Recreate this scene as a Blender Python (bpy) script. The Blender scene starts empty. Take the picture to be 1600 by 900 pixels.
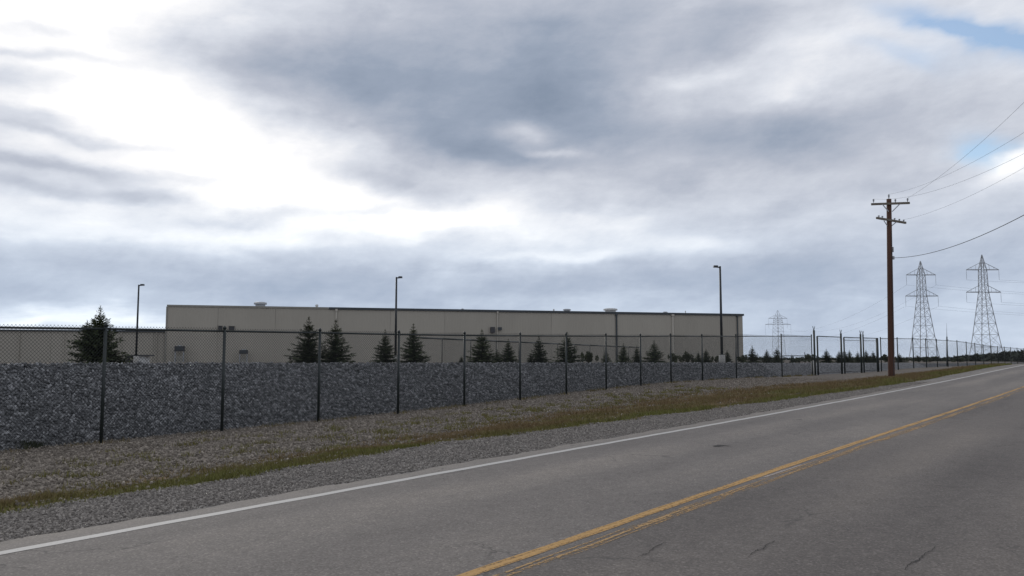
import bpy, math, random
import numpy as np
from mathutils import Vector, Matrix
R = math.radians
random.seed(7)
rng = np.random.default_rng(7)
scene = bpy.context.scene
C = scene.collection

# ------------------------------------------------------------------ camera
EYE = 1.57                      # eye height above the road at the camera's foot
F = 1300.0                      # focal length in pixels of the 1600 x 900 frame
PITCH = math.atan((562 - 450) / F)
cam = bpy.data.objects.new('camera', bpy.data.cameras.new('camera'))
C.objects.link(cam)
cam.location = (0, 0, EYE)
cam.rotation_euler = (R(90) + PITCH, 0, 0)
cam.data.sensor_width = 36
cam.data.lens = 36 * F / 1600
cam.data.clip_start = 0.1
cam.data.clip_end = 9000
scene.camera = cam
scene.render.resolution_x, scene.render.resolution_y = 1024, 576
scene.view_settings.view_transform = 'Standard'
scene.view_settings.look = 'None'
scene.view_settings.exposure = 0
scene.view_settings.gamma = 1
scene.view_settings.use_curve_mapping = False
scene.render.engine = 'CYCLES'
scene.cycles.use_denoising = True
scene.cycles.max_bounces = 6
scene.cycles.diffuse_bounces = 3
SUN_AZ, SUN_EL = R(-27), R(24)  # behind the bright clouds on the left


def ray(u, v):                  # photo pixel -> (X/Y, Z/Y) of the viewing ray
    a = (u - 800) / F
    b = (450 - v) / F
    fw = math.cos(PITCH) - b * math.sin(PITCH)
    return a / fw, (math.sin(PITCH) + b * math.cos(PITCH)) / fw


def at(u, v, Y):                # the point at distance Y seen at that pixel
    a, e = ray(u, v)
    return Vector((a * Y, Y, e * Y + EYE))


# ------------------------------------------------------------------ node helper
class N:
    def __init__(s, nt):
        s.nt = nt

    def node(s, kind, **kw):
        n = s.nt.nodes.new(kind)
        for k, v in kw.items():
            setattr(n, k, v)
        return n

    def put(s, sock, v):
        if isinstance(v, S):
            s.nt.links.new(v.o, sock)
        elif v is not None:
            sock.default_value = v

    def math(s, op, a, b=None, c=None, clamp=False):
        n = s.node('ShaderNodeMath', operation=op, use_clamp=clamp)
        s.put(n.inputs[0], a)
        if b is not None:
            s.put(n.inputs[1], b)
        if c is not None:
            s.put(n.inputs[2], c)
        return S(s, n.outputs[0])

    def noise(s, vec, scale, detail=4, rough=.55, out=0, dist=0):
        n = s.node('ShaderNodeTexNoise')
        s.put(n.inputs['Vector'], vec)
        n.inputs['Scale'].default_value = scale
        n.inputs['Detail'].default_value = detail
        n.inputs['Roughness'].default_value = rough
        n.inputs['Distortion'].default_value = dist
        return S(s, n.outputs[out])

    def voronoi(s, vec, scale, feature='F1', out=0, rand=1):
        n = s.node('ShaderNodeTexVoronoi', feature=feature)
        s.put(n.inputs['Vector'], vec)
        n.inputs['Scale'].default_value = scale
        n.inputs['Randomness'].default_value = rand
        return S(s, n.outputs[out])

    def comb(s, x, y, z=0.0):
        n = s.node('ShaderNodeCombineXYZ')
        for i, v in enumerate((x, y, z)):
            s.put(n.inputs[i], v)
        return S(s, n.outputs[0])

    def sep(s, v):
        n = s.node('ShaderNodeSeparateXYZ')
        s.put(n.inputs[0], v)
        return [S(s, o) for o in n.outputs]

    def ramp(s, f, stops):
        n = s.node('ShaderNodeValToRGB')
        el = n.color_ramp.elements
        while len(el) < len(stops):
            el.new(.5)
        for e, (p, c) in zip(el, stops):
            e.position = p
            e.color = (*c, 1) if len(c) == 3 else c
        s.put(n.inputs[0], f)
        return S(s, n.outputs[0])

    def mix(s, f, a, b, mode='MIX'):
        n = s.node('ShaderNodeMix', data_type='RGBA', blend_type=mode)
        s.put(n.inputs[0], f)
        s.put(n.inputs[6], (*a, 1) if isinstance(a, tuple) else a)
        s.put(n.inputs[7], (*b, 1) if isinstance(b, tuple) else b)
        return S(s, n.outputs[2])

    def step(s, v, lo, hi):     # smooth 0..1
        n = s.node('ShaderNodeMapRange', interpolation_type='SMOOTHSTEP')
        s.put(n.inputs[0], v)
        n.inputs[1].default_value = lo
        n.inputs[2].default_value = hi
        return S(s, n.outputs[0])

    def attr(s, name, out=2):
        n = s.node('ShaderNodeAttribute', attribute_name=name)
        return S(s, n.outputs[out])


class S:
    def __init__(s, n, o):
        s.n, s.o = n, o

    def __add__(s, b): return s.n.math('ADD', s, b)
    __radd__ = __add__
    def __sub__(s, b): return s.n.math('SUBTRACT', s, b)
    def __rsub__(s, b): return s.n.math('SUBTRACT', b, s)
    def __mul__(s, b): return s.n.math('MULTIPLY', s, b)
    __rmul__ = __mul__
    def __truediv__(s, b): return s.n.math('DIVIDE', s, b)


# ------------------------------------------------------------------ world: broken cloud over a pale blue sky
world = bpy.data.worlds.new('World')
scene.world = world
world.use_nodes = True
wt = world.node_tree
wt.nodes.clear()
w = N(wt)
tc = w.node('ShaderNodeTexCoord')
dx, dy, dz = w.sep(S(w, tc.outputs['Generated']))
zc_ = w.math('MAXIMUM', dz, 0.0)
az = w.math('ARCTAN2', dx, dy)
el = w.math('ARCSINE', w.math('MINIMUM', zc_, 1.0))
cx, cy = dx / (zc_ + .16), dy / (zc_ + .16)
cv = w.comb(cx, cy, .3)
wn = w.node('ShaderNodeTexNoise')
w.put(wn.inputs['Vector'], cv)
wn.inputs['Scale'].default_value = 1.5
wn.inputs['Detail'].default_value = 5
wr, wg, wb = w.sep(S(w, wn.outputs['Color']))
wn2 = w.node('ShaderNodeTexNoise')
w.put(wn2.inputs['Vector'], w.comb(az * 7.0, el * 12.0, 5.0))
wn2.inputs['Scale'].default_value = 1.4
wn2.inputs['Detail'].default_value = 6
wr2, wg2, wb2 = w.sep(S(w, wn2.outputs['Color']))
waz = az + (wr - .5) * .10 + (wr2 - .5) * .10
wel = el + (wg - .5) * .05 + (wg2 - .5) * .05
streak = w.comb(cx * .55 + cy * .25, cy * 1.0 - cx * .15, 2.0)
n1 = w.noise(streak, 1.15, 6, .5, dist=.3)
n2 = w.noise(w.comb(az * 3.0, el * 15.0, 1.0), 1.3, 7, .60, dist=.2)
n4 = w.noise(w.comb(az * 6.0 - el * 3.0, el * 11.0, 8.0), 2.0, 10, .64, dist=.15)


def blob(u, v, ru, rv, amp, tilt=0):
    a0, e0 = ray(u, v)
    A0 = math.atan(a0)
    E0 = math.atan(e0 * math.cos(A0))
    ca, sa = math.cos(R(tilt)), math.sin(R(tilt))
    x, y = waz - A0, wel - E0
    p = (x * ca + y * sa) * (F / ru)
    q = (y * ca - x * sa) * (F / rv)
    return w.math('EXPONENT', (p * p + q * q) * -1.0) * amp


L = (n1 - .5) * .30 + (n2 - .5) * .36 + (n4 - .5) * .48 + .675
for b in (
    # bright breaks round the hidden sun
    (120, 0, 280, 90, .62), (60, 150, 200, 70, .28), (60, 240, 200, 50, .14), (420, 235, 170, 65, .46), (230, 190, 150, 50, .28),
    (180, 330, 200, 26, .24), (480, 310, 240, 44, .46), (720, 350, 280, 30, .46), (250, 365, 260, 22, .26), (820, 205, 60, 24, .50), (960, 395, 150, 14, .16),
    (1075, 375, 90, 22, .24), (830, 405, 160, 10, .18), (150, 502, 190, 13, .40), (1330, 90, 190, 60, .14),
    (1480, 30, 110, 40, .15), (1590, 245, 60, 20, .45, 30), (1240, 140, 60, 16, .22), (1090, 118, 70, 14, .24), (850, 243, 60, 7, .30, -6),
    # grey cloud bases
    (640, 150, 250, 80, -.42, -12), (880, 150, 130, 100, -.44), (400, 95, 200, 36, -.30, -4), (860, 40, 300, 60, -.22),
    (720, 235, 120, 26, -.28, -8), (1120, 60, 55, 60, -.28), (1150, 205, 190, 46, -.26), (1300, 215, 160, 46, -.22), (1000, 300, 180, 22, -.14, 14), (1260, 320, 200, 22, -.12, 10), (610, 285, 110, 22, -.34, -10),
    (240, 307, 46, 16, -.36), (90, 300, 110, 12, -.26), (110, 212, 160, 10, -.34), (100, 266, 200, 11, -.38), (60, 185, 100, 9, -.24), (60, 90, 120, 9, -.26), (70, 45, 60, 10, -.2),
    (380, 335, 120, 14, -.34, 8), (560, 330, 90, 10, -.26, 10), (300, 432, 420, 30, -.12), (660, 450, 420, 30, -.15), (1120, 440, 380, 34, -.14),
    (1420, 400, 220, 40, -.10), (40, 135, 100, 18, -.34), (800, 120, 120, 50, -.08),
):
    L = L + blob(*b)
cloud = w.ramp(L * (1 / 1.6), [(0, (.245, .30, .395)), (.14, (.325, .38, .48)), (.32, (.495, .53, .615)),
                               (.50, (.72, .75, .82)), (.66, (.98, .98, 1.0)), (1, (1.7, 1.64, 1.55))])
sky = w.node('ShaderNodeTexSky', sky_type='NISHITA', sun_disc=False)
sky.sun_elevation = SUN_EL
sky.sun_rotation = SUN_AZ
sky.altitude = 200
sky.dust_density = .6
blue = blob(1560, 68, 70, 18, 1.1, -28) + blob(1460, 36, 70, 18, .6, -20) + blob(1548, 226, 26, 20, 1.0) + blob(1430, 95, 70, 14, .4, -15) \
    + w.step(n1, .30, .18) * .5
blue = w.math('MINIMUM', blue + (n4 - .5) * 1.6 * blue, .9, clamp=True)
cloud = w.mix(w.step(el, R(13), R(3)) * .9, cloud, w.mix(1.0, cloud, (.90, .99, 1.07), 'MULTIPLY'))
cloud10 = w.mix(1.0, cloud, (10.0, 10.0, 10.0), 'MULTIPLY')
skym = w.mix(1.0, S(w, sky.outputs[0]), (1.5, 1.5, 1.5), 'MULTIPLY')
bg = w.node('ShaderNodeBackground')
w.put(bg.inputs['Color'], w.mix(blue, cloud10, skym))
bg.inputs['Strength'].default_value = 0.1
wo = w.node('ShaderNodeOutputWorld')
wt.links.new(bg.outputs[0], wo.inputs[0])
world.cycles.sampling_method = 'MANUAL'
world.cycles.sample_map_resolution = 512

sun = bpy.data.objects.new('sun', bpy.data.lights.new('sun', 'SUN'))
C.objects.link(sun)
sun.data.energy = 0.9
sun.data.angle = R(14)
sun.data.color = (1, .95, .87)
sd = Vector((math.sin(SUN_AZ) * math.cos(SUN_EL), math.cos(SUN_AZ) * math.cos(SUN_EL), math.sin(SUN_EL)))
sun.rotation_euler = (-sd).to_track_quat('-Z', 'Y').to_euler()

# ------------------------------------------------------------------ road frame: t along the road, q metres to its left, z relative to the eye
SL = .77
CC = 1 / math.sqrt(1 + SL * SL)
SC = SL * CC
ZR = np.array([(-400, -3.4), (-60, -2.4), (0, -1.57), (9, -1.42), (16, -1.34), (23, -1.24), (33, -1.08), (45, -.85), (60, -.53), (69, -.36), (80, -.28), (120, -.2), (300, -.4), (900, -.6)])
ZF = np.array([(-400, -3.4), (-60, -2.7), (0, -2.0), (9, -1.82), (15, -1.72), (21, -1.56), (27, -1.35), (33, -1.14), (40, -1.04), (57, -1.05), (74, -1.0), (87, -.8), (150, -.7), (300, -.7), (900, -.7)])
ZCR = np.array([(-60, -.12), (10, -.12), (30, -.17), (45, -.21), (60, -.28), (80, -.34), (130, -.48), (300, -.6)])
QLOW = np.array([(-20, 9.0), (3.7, 9.46), (8, 10.0), (11, 10.6), (13.5, 10.45), (25, 9.4), (33, 8.8), (43, 8.6), (60, 8.8), (300, 8.8)])
QUP = np.array([(-20, 10.8), (4, 11.2), (10, 12.4), (17, 13.8), (22, 14.3), (30, 14.5), (37, 13.9), (43, 12.5), (65, 11.6), (100, 14), (300, 16)])
PAD = -.42


def sm(P, t):
    t = np.asarray(t, float)
    return sum(np.interp(t + o, P[:, 0], P[:, 1]) for o in (-4, -2, 0, 2, 4)) / 5


def zroad(t): return sm(ZR, t)
def zfence(t): return sm(ZF, t)
def zcrest(t): return sm(ZCR, t)
def qcrest(t): return 18.75 + np.maximum(1.0, 1.8 * (zcrest(t) - zfence(t)))


def zground(t, q):
    t, q = np.broadcast_arrays(np.asarray(t, float), np.asarray(q, float))
    zr, zf = zroad(t), zfence(t)
    z = zr.copy()
    k = np.clip((q - 7.7) / 1.7, 0, 1)
    z = z - .07 * k
    k = np.clip((q - 9.4) / (18.3 - 9.4), 0, 1)
    z = z * (1 - k) + zf * k - .10 * np.sin(k * math.pi)
    k = np.clip((q - 18.9) / 6, 0, 1)
    z = z * (1 - k) + PAD * k
    k = np.clip((-.5 - q) / 12, 0, 1)
    return z - .8 * k


def W(t, q, z):
    return np.stack([SC * t - CC * q, CC * t + SC * q, z + EYE], -1)


def P3(t, q, z=None):
    z = float(zground(t, q)) if z is None else z
    return Vector((SC * t - CC * q, CC * t + SC * q, z + EYE))


def tq(X, Y): return SC * X + CC * Y, -CC * X + SC * Y


def hit(u, v):                  # where a viewing ray meets the ground
    a, e = ray(u, v)
    Y = np.exp(np.linspace(math.log(3), math.log(250), 3000))
    t, q = tq(a * Y, Y)
    i = int(np.argmax(e * Y < zground(t, q)))
    return float(t[i]), float(q[i])


# ------------------------------------------------------------------ object helpers
def props(o, label=None, cat=None, group=None, kind=None):
    for k, v in (('label', label), ('category', cat), ('group', group), ('kind', kind)):
        if v:
            o[k] = v
    return o


def empty(name, loc, label, cat, group=None, rz=0):
    o = bpy.data.objects.new(name, None)
    C.objects.link(o)
    o.location = loc
    o.rotation_euler.z = rz
    o.empty_display_size = .2
    return props(o, label, cat, group)


def wloc(o):
    l = Vector((0, 0, 0))
    while o is not None:
        l += o.location
        o = o.parent
    return l


def link(name, me, parent=None):
    o = bpy.data.objects.new(name, me)
    C.objects.link(o)
    o.parent = parent
    return o


def copy_tree(o, parent=None):
    c = o.copy()
    C.objects.link(c)
    c.parent = parent
    for ch in list(o.children):
        copy_tree(ch, c)
    return c


class MB:
    def __init__(s):
        s.v, s.f = [], []

    def add(s, v, f):
        b = len(s.v)
        s.v += [tuple(x) for x in v]
        s.f += [tuple(i + b for i in q) for q in f]
        return s

    def box(s, c, size, ax=None):
        X, Y, Z = ax or (Vector((1, 0, 0)), Vector((0, 1, 0)), Vector((0, 0, 1)))
        c = Vector(c)
        v = [c + X * (size[0] / 2 * i) + Y * (size[1] / 2 * j) + Z * (size[2] / 2 * k) for k in (-1, 1) for j in (-1, 1) for i in (-1, 1)]
        return s.add(v, [(0, 2, 3, 1), (4, 5, 7, 6), (0, 1, 5, 4), (2, 6, 7, 3), (0, 4, 6, 2), (1, 3, 7, 5)])

    def beam(s, a, b, wd, ht=None, up=Vector((0, 0, 1))):
        a, b = Vector(a), Vector(b)
        d = b - a
        X = d.normalized()
        if abs(X.dot(up)) > .98:
            up = Vector((0, 1, 0))
        Y = up.cross(X).normalized()
        Z = X.cross(Y)
        return s.box((a + b) / 2, (d.length, wd, ht or wd), (X, Y, Z))

    def tube(s, pts, rad, n=8, cap=True):
        pts = [Vector(p) for p in pts]
        if not hasattr(rad, '__len__'):
            rad = [rad] * len(pts)
        base = len(s.v)
        for i, p in enumerate(pts):
            d = (pts[min(i + 1, len(pts) - 1)] - pts[max(i - 1, 0)]).normalized()
            u = Vector((0, 0, 1)) if abs(d.z) < .9 else Vector((0, 1, 0))
            X = u.cross(d).normalized()
            Y = d.cross(X)
            for k in range(n):
                a = 2 * math.pi * k / n
                s.v.append(tuple(p + (X * math.cos(a) + Y * math.sin(a)) * rad[i]))
        for i in range(len(pts) - 1):
            for k in range(n):
                a, b = base + i * n + k, base + i * n + (k + 1) % n
                s.f.append((a, b, b + n, a + n))
        if cap:
            s.f.append(tuple(base + k for k in range(n))[::-1])
            s.f.append(tuple(base + (len(pts) - 1) * n + k for k in range(n)))
        return s

    def build(s, name, mat, parent=None, smooth=False):
        off = wloc(parent) if parent else Vector((0, 0, 0))
        me = bpy.data.meshes.new(name)
        me.from_pydata([(x - off.x, y - off.y, z - off.z) for x, y, z in s.v], [], s.f)
        me.materials.append(mat)
        if smooth:
            me.shade_smooth()
        return link(name, me, parent)


def np_mesh(name, V, Fq, mat, attrs=None, uv=None, smooth=False):
    """V (n,3); Fq (m,k) equal-sided faces; attrs: per-vertex floats"""
    me = bpy.data.meshes.new(name)
    V = np.asarray(V, np.float32)
    Fq = np.asarray(Fq, np.int32)
    m, k = Fq.shape
    me.vertices.add(len(V))
    me.vertices.foreach_set('co', V.ravel())
    me.loops.add(m * k)
    me.loops.foreach_set('vertex_index', Fq.ravel())
    me.polygons.add(m)
    me.polygons.foreach_set('loop_start', np.arange(0, m * k, k, dtype=np.int32))
    me.polygons.foreach_set('loop_total', np.full(m, k, np.int32))
    if smooth:
        me.polygons.foreach_set('use_smooth', np.ones(m, bool))
    for nm, arr in (attrs or {}).items():
        a = me.attributes.new(nm, 'FLOAT', 'POINT')
        a.data.foreach_set('value', np.asarray(arr, np.float32))
    if uv is not None:
        l = me.uv_layers.new(name='UVMap')
        l.data.foreach_set('uv', np.asarray(uv, np.float32)[Fq.ravel()].ravel())
    me.update(calc_edges=True)
    me.materials.append(mat)
    return me


# ------------------------------------------------------------------ materials
def new_mat(name, rough=.8, spec=.3, metal=0):
    m = bpy.data.materials.new(name)
    m.use_nodes = True
    b = m.node_tree.nodes['Principled BSDF']
    b.inputs['Roughness'].default_value = rough
    b.inputs['Metallic'].default_value = metal
    b.inputs['Specular IOR Level'].default_value = spec
    return m, N(m.node_tree), b


def bump(n, b, h, dist, strength=1):
    bn = n.node('ShaderNodeBump')
    bn.inputs['Strength'].default_value = strength
    bn.inputs['Distance'].default_value = dist
    n.put(bn.inputs['Height'], h)
    n.nt.links.new(bn.outputs[0], b.inputs['Normal'])


def obj_vec(n):
    return S(n, n.node('ShaderNodeTexCoord').outputs['Object'])


def plain(name, col, rough=.7, var=.25, scale=3., metal=0, spec=.3, stretch=None, bmp=0, tint=0):
    m, n, b = new_mat(name, rough, spec, metal)
    v = obj_vec(n)
    if stretch:
        mp = n.node('ShaderNodeMapping')
        n.put(mp.inputs[0], v)
        mp.inputs['Scale'].default_value = stretch
        v = S(n, mp.outputs[0])
    no = n.noise(v, scale, 5, .6)
    k = no * (2 * var) + (1 - var)
    if tint:
        oi = n.node('ShaderNodeObjectInfo')
        k = k * (S(n, oi.outputs['Random']) * (2 * tint) + (1 - tint))
    cn = n.node('ShaderNodeCombineColor')
    for i in range(3):
        n.put(cn.inputs[i], k * col[i])
    n.nt.links.new(cn.outputs[0], b.inputs['Base Color'])
    if bmp:
        bump(n, b, no, bmp)
    return m


def toned(name, lo, hi, rough=.85, spec=.2, scale=30., var=.3, tint=0):
    """colour from the per-piece 'tone' attribute, with grain"""
    m, n, b = new_mat(name, rough, spec)
    c = n.mix(n.attr('tone'), lo, hi)
    no = n.noise(obj_vec(n), scale, 3, .6)
    k = no * (2 * var) + (1 - var)
    if tint:
        k = k * (S(n, n.node('ShaderNodeObjectInfo').outputs['Random']) * (2 * tint) + (1 - tint))
    c = n.mix(1.0, c, n.comb(k, k, k), 'MULTIPLY')
    n.put(b.inputs['Base Color'], c)
    return m


M = {}
M['riprap'] = toned('riprap_stone', (.095, .096, .099), (.31, .31, .315), scale=14)
M['pebble'] = toned('verge_gravel', (.125, .107, .089), (.30, .262, .222), scale=30)
M['crushed'] = toned('crushed_stone', (.125, .113, .102), (.30, .275, .25), scale=40)
M['grass'] = toned('grass_blade', (.180, .128, .066), (.140, .142, .040), scale=4, var=.25)
M['needle'] = toned('spruce_needle', (.022, .032, .015), (.085, .100, .046), rough=.7, scale=2, var=.3, tint=.3)
M['leaf'] = toned('bush_leaf', (.022, .028, .014), (.070, .080, .038), rough=.7, scale=2, var=.3)
M['far_leaf'] = toned('far_leaf', (.016, .021, .016), (.042, .050, .034), rough=.8, scale=.4, var=.3)
M['bark'] = plain('bark', (.07, .05, .035), .9, .3, 12)
M['vinyl'] = plain('black_vinyl_steel', (.020, .026, .025), .45, .3, 8, spec=.4)
M['wire'] = plain('chain_link_wire', (.030, .034, .033), .5, .2, 8, spec=.4)
M['lamp_metal'] = plain('dark_bronze_metal', (.022, .026, .030), .45, .2, 4, spec=.4)
M['lens'] = plain('lamp_lens', (.35, .36, .36), .2, .1, 4)
M['concrete'] = plain('concrete', (.34, .33, .31), .9, .25, 6, bmp=.01)
M['galv'] = plain('galvanised_steel', (.36, .375, .395), .55, .2, 2, metal=.1)
M['insul'] = plain('insulator', (.30, .31, .32), .3, .15, 8)
M['wall'] = plain('tan_metal_siding', (.355, .328, .28), .55, .12, .25, spec=.3, tint=.05, stretch=(1, 1, .35))
M['trim'] = plain('dark_trim', (.055, .062, .068), .5, .2, 2)
M['trim_pale'] = plain('pale_trim', (.26, .25, .22), .5, .15, 2)
M['spout'] = plain('pale_downspout', (.45, .42, .365), .5, .1, 2)
M['roof'] = plain('roof_sheet', (.35, .35, .34), .6, .15, .6)
M['louver'] = plain('dark_louver', (.06, .06, .065), .6, .2, 4)
M['unit'] = plain('pale_unit', (.52, .52, .51), .6, .15, 3)
M['wood'] = plain('treated_pole_wood', (.078, .039, .027), .85, .5, 5, stretch=(6, 6, .25), bmp=.01)
M['arm_wood'] = plain('weathered_crossarm', (.16, .14, .115), .9, .35, 8)
M['cable'] = plain('cable', (.06, .063, .068), .6, .1, 3)

# asphalt ---------------------------------------------------------------
m, n, b = new_mat('asphalt', .82, .25)
uv = S(n, n.node('ShaderNodeTexCoord').outputs['UV'])
t_, q_, _ = n.sep(uv)
ov = obj_vec(n)
speck = n.noise(ov, 55, 3, .75)
grit = n.voronoi(ov, 70, 'F1', 1)
gr, _, _ = n.sep(grit)
broad = n.noise(n.comb(t_ * .10, q_ * .9), 1.0, 4, .55)
track = n.math('SINE', (q_ - 3.9) * 3.7) * .5 + .5
patchy = n.noise(n.comb(t_ * .22, q_ * .45, 4.0), 1.0, 5, .6)
c = n.ramp(broad * .50 + patchy * .42 + track * .10 - .01, [(.32, (.122, .109, .100)), (.5, (.162, .145, .131)), (.68, (.215, .190, .166))])
mot = n.noise(ov, 5.0, 5, .65)
k = (speck - .5) * .85 + (gr - .5) * .42 + (mot - .5) * .5 + n.step(gr, .86, .96) * .28 + .99
c = n.mix(1.0, c, n.comb(k, k, k), 'MULTIPLY')
# the near lane is darker, changing raggedly along the centre line
lane = n.step(q_ + (n.noise(n.comb(t_ * .3, q_), 1.2, 3) - .5) * .5, 3.95, 3.4)
c = n.mix(lane * .55, c, n.mix(1.0, c, (.70, .68, .67), 'MULTIPLY'))
dusty = n.step(q_ + (patchy - .5) * .8, 6.7, 7.6)
c = n.mix(dusty * .25, c, (.185, .170, .155))
# fine map cracking, only in patches
wv = n.comb(t_ + (n.noise(uv, 3.0, 3) - .5) * .5, q_ * 1.1 + (n.noise(uv, 4.0, 3) - .5) * .4)
ck = n.voronoi(wv, .75, 'DISTANCE_TO_EDGE')
cm = n.step(ck, .012, .002) * n.step(n.noise(uv, .45, 2), .53, .62)
c = n.mix(cm * .5, c, (.045, .042, .040))
# oil spots
dot = n.noise(n.comb(t_ * .9, q_ * 2.2, 9.0), 1.0, 2)
c = n.mix(n.step(dot, .70, .76) * .5, c, (.05, .048, .046))
n.put(b.inputs['Base Color'], c)
bump(n, b, speck + gr * .6, .004)
M['asphalt'] = m


def paint(name, col, lo, hi, streaky=1.0, fade=0.):
    m, n, b = new_mat(name, .7, .3)
    uv = S(n, n.node('ShaderNodeTexCoord').outputs['UV'])
    t_, q_, _ = n.sep(uv)
    wear = n.noise(n.comb(t_ * .55, q_ * 26 * streaky), 1.0, 5, .7) * .6 + n.noise(obj_vec(n), 30, 3, .7) * .4
    f = n.step(wear - n.step(t_, 24, 60) * fade, lo, hi)
    k = n.noise(obj_vec(n), 45, 3, .7) * .5 + .75
    n.put(b.inputs['Base Color'], n.mix(1.0, n.comb(*[k * x for x in col]), (1.0, 1.0, 1.0), 'MULTIPLY'))
    n.put(b.inputs['Alpha'], f)        # bare asphalt shows where the paint has gone
    return m


M['white_paint'] = paint('white_road_paint', (.43, .415, .39), .30, .42)
M['yellow_paint'] = paint('yellow_road_paint', (.43, .25, .080), .36, .52, fade=.14)
M['worn_yellow'] = paint('worn_yellow_paint', (.38, .235, .095), .46, .57, fade=.10)
M['pale_paint'] = paint('pale_old_paint', (.34, .29, .25), .40, .58)
M['crack'] = plain('open_crack', (.040, .037, .035), .95, .2, 20)

# ground ------------------------------------------------------------------
m, n, b = new_mat('ground_mix', .95, .15)
ov = obj_vec(n)
lowd, upd = n.attr('low_d'), n.attr('up_d')
edge_n = n.noise(ov, 1.3, 5, .65)
big = n.noise(ov, .35, 4, .6)
st = n.voronoi(ov, 26, 'F1', 1)
sr, sg, sb_ = n.sep(st)
fine = n.noise(ov, 60, 3, .7)
c_sh = n.mix(sr, (.145, .133, .122), (.30, .28, .26))
k = (fine - .5) * .9 + (big - .5) * .5 + .92
c_sh = n.mix(1.0, c_sh, n.comb(k, k, k), 'MULTIPLY')
st2 = n.voronoi(ov, 17, 'F1', 1)
s2, _, _ = n.sep(st2)
c_ve = n.mix(s2, (.085, .072, .060), (.215, .188, .160))
k = (fine - .5) * .8 + (big - .5) * .6 + .95
c_ve = n.mix(1.0, c_ve, n.comb(k, k, k), 'MULTIPLY')
c_gr = n.mix(n.step(n.noise(ov, .9, 4, .6), .40, .62), (.135, .092, .050), (.085, .090, .030))
gf = n.step(lowd + (edge_n - .5) * .7, -.12, .12) * n.step(upd + (edge_n - .5) * 2.4, -.35, .5)
c = n.mix(n.step(lowd + (edge_n - .5) * .7, -.15, .15), c_sh, c_ve)
c = n.mix(gf, c, c_gr)
n.put(b.inputs['Base Color'], c)
bump(n, b, sr * .5 + fine * .5 + s2 * .4, .02)
M['ground'] = m

m, n, b = new_mat('embankment_earth', .95, .15)
ov = obj_vec(n)
st = n.voronoi(ov, 7, 'F1', 1)
sr, _, _ = n.sep(st)
n.put(b.inputs['Base Color'], n.mix(sr, (.055, .056, .059), (.13, .132, .137)))
bump(n, b, sr, .05)
M['bank'] = m

# ------------------------------------------------------------------ ground, road and markings
def grid(ts, qs, zfun, jit=None):
    T, Q = np.meshgrid(ts, qs, indexing='ij')
    Z = zfun(T, Q)
    V = W(T, Q, Z).reshape(-1, 3)
    nt_, nq = T.shape
    i = np.arange(nt_ * nq).reshape(nt_, nq)
    Fq = np.stack([i[:-1, :-1], i[1:, :-1], i[1:, 1:], i[:-1, 1:]], -1).reshape(-1, 4)[:, ::-1]
    return V, Fq, T.ravel(), Q.ravel()


ts = np.concatenate([[-1800, -900, -400, -200, -120], np.arange(-80, -2, 4.), np.arange(-2, 50, .4), np.arange(50, 130, 1.5), np.arange(130, 300, 10), [300, 400, 600, 900, 1400, 2200, 3500]])
qs = np.concatenate([[-3000, -1500, -600, -200, -80, -30, -12, -6, -3, -1], [-.36, -.34, 0, 2, 4, 6, 7.62, 7.64], np.arange(7.8, 20, .22), np.arange(20, 26, .6), [28, 32, 40, 60, 100, 200, 400, 800, 1500, 3000]])


def lump(x, y):
    return (np.sin(x * 1.7 + np.sin(y * 1.3) * 1.4) * np.sin(y * 2.1 + np.sin(x * .9)) + .5 * np.sin(x * 4.3 + y * 2.2) * np.sin(y * 5.1 - x)) / 1.5


def zg(T, Q):
    z = zground(T, Q)
    under = (Q > -.35) & (Q < 7.63)
    z = np.where(under, z - .08, z - .012)
    v = np.clip((Q - 8.6) / 1.5, 0, 1) * np.clip((18.2 - Q) / 1.0, 0, 1) * (np.abs(T) < 140)
    return z + v * .035 * lump(T, Q)


V, Fq, T, Q = grid(ts, qs, zg)
g = props(link('ground', np_mesh('ground', V, Fq, M['ground'], {'low_d': np.clip(Q - np.interp(T, QLOW[:, 0], QLOW[:, 1]), -5, 5), 'up_d': np.clip(np.interp(T, QUP[:, 0], QUP[:, 1]) - Q, -5, 5)}, smooth=True)), kind='structure')

ts_r = np.concatenate([np.arange(-80, -2, 4.), np.arange(-2, 40, .25), np.arange(40, 170, 1.5), [200, 300, 500, 900]])
qs_r = np.array([-.42, -.40, .5, 1.5, 2.5, 3.5, 3.8, 4.2, 5.2, 6.2, 7.2, 7.70, 7.72])


def crown(Q): return .035 * (1 - np.clip(np.abs(Q - 3.8) / 3.9, 0, 1) ** 2)


V, Fq, T, Q = grid(ts_r, qs_r, lambda T, Q: zroad(T) + crown(Q) + np.where((Q < -.41) | (Q > 7.71), -.12, 0))
em = Q > 7.6
dq = np.where(em, .035 * np.sin(T * 2.3) + .03 * np.sin(T * 6.1 + 1) + .02 * np.sin(T * 13.7), 0)
V = V + np.stack([-CC * dq, SC * dq, 0 * dq], -1)
road = props(link('road', np_mesh('road', V, Fq, M['asphalt'], uv=np.stack([T, Q], -1), smooth=True)), kind='structure')


def marking(name, mat, t0, t1, q0, q1, h=.003, wob=0., drift=0.):
    tt = np.concatenate([np.arange(t0, min(t1, 40), .3), np.arange(40, t1, 1.5)]) if t1 > 40 else np.linspace(t0, t1, max(3, int((t1 - t0) / .15)))
    V, Fq, T, Q = grid(tt, np.array([q0, q1]), lambda T, Q: zroad(T) + crown(Q) + h)
    d = wob * (np.sin(T * 1.9) * .6 + np.sin(T * 5.3 + Q * 40)) + drift * np.clip(T / 15, 0, 1)
    V = V + np.stack([-CC * d, SC * d, 0 * d], -1)
    return props(link(name, np_mesh(name, V, Fq, mat, uv=np.stack([T, Q], -1))), kind='structure')


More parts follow.
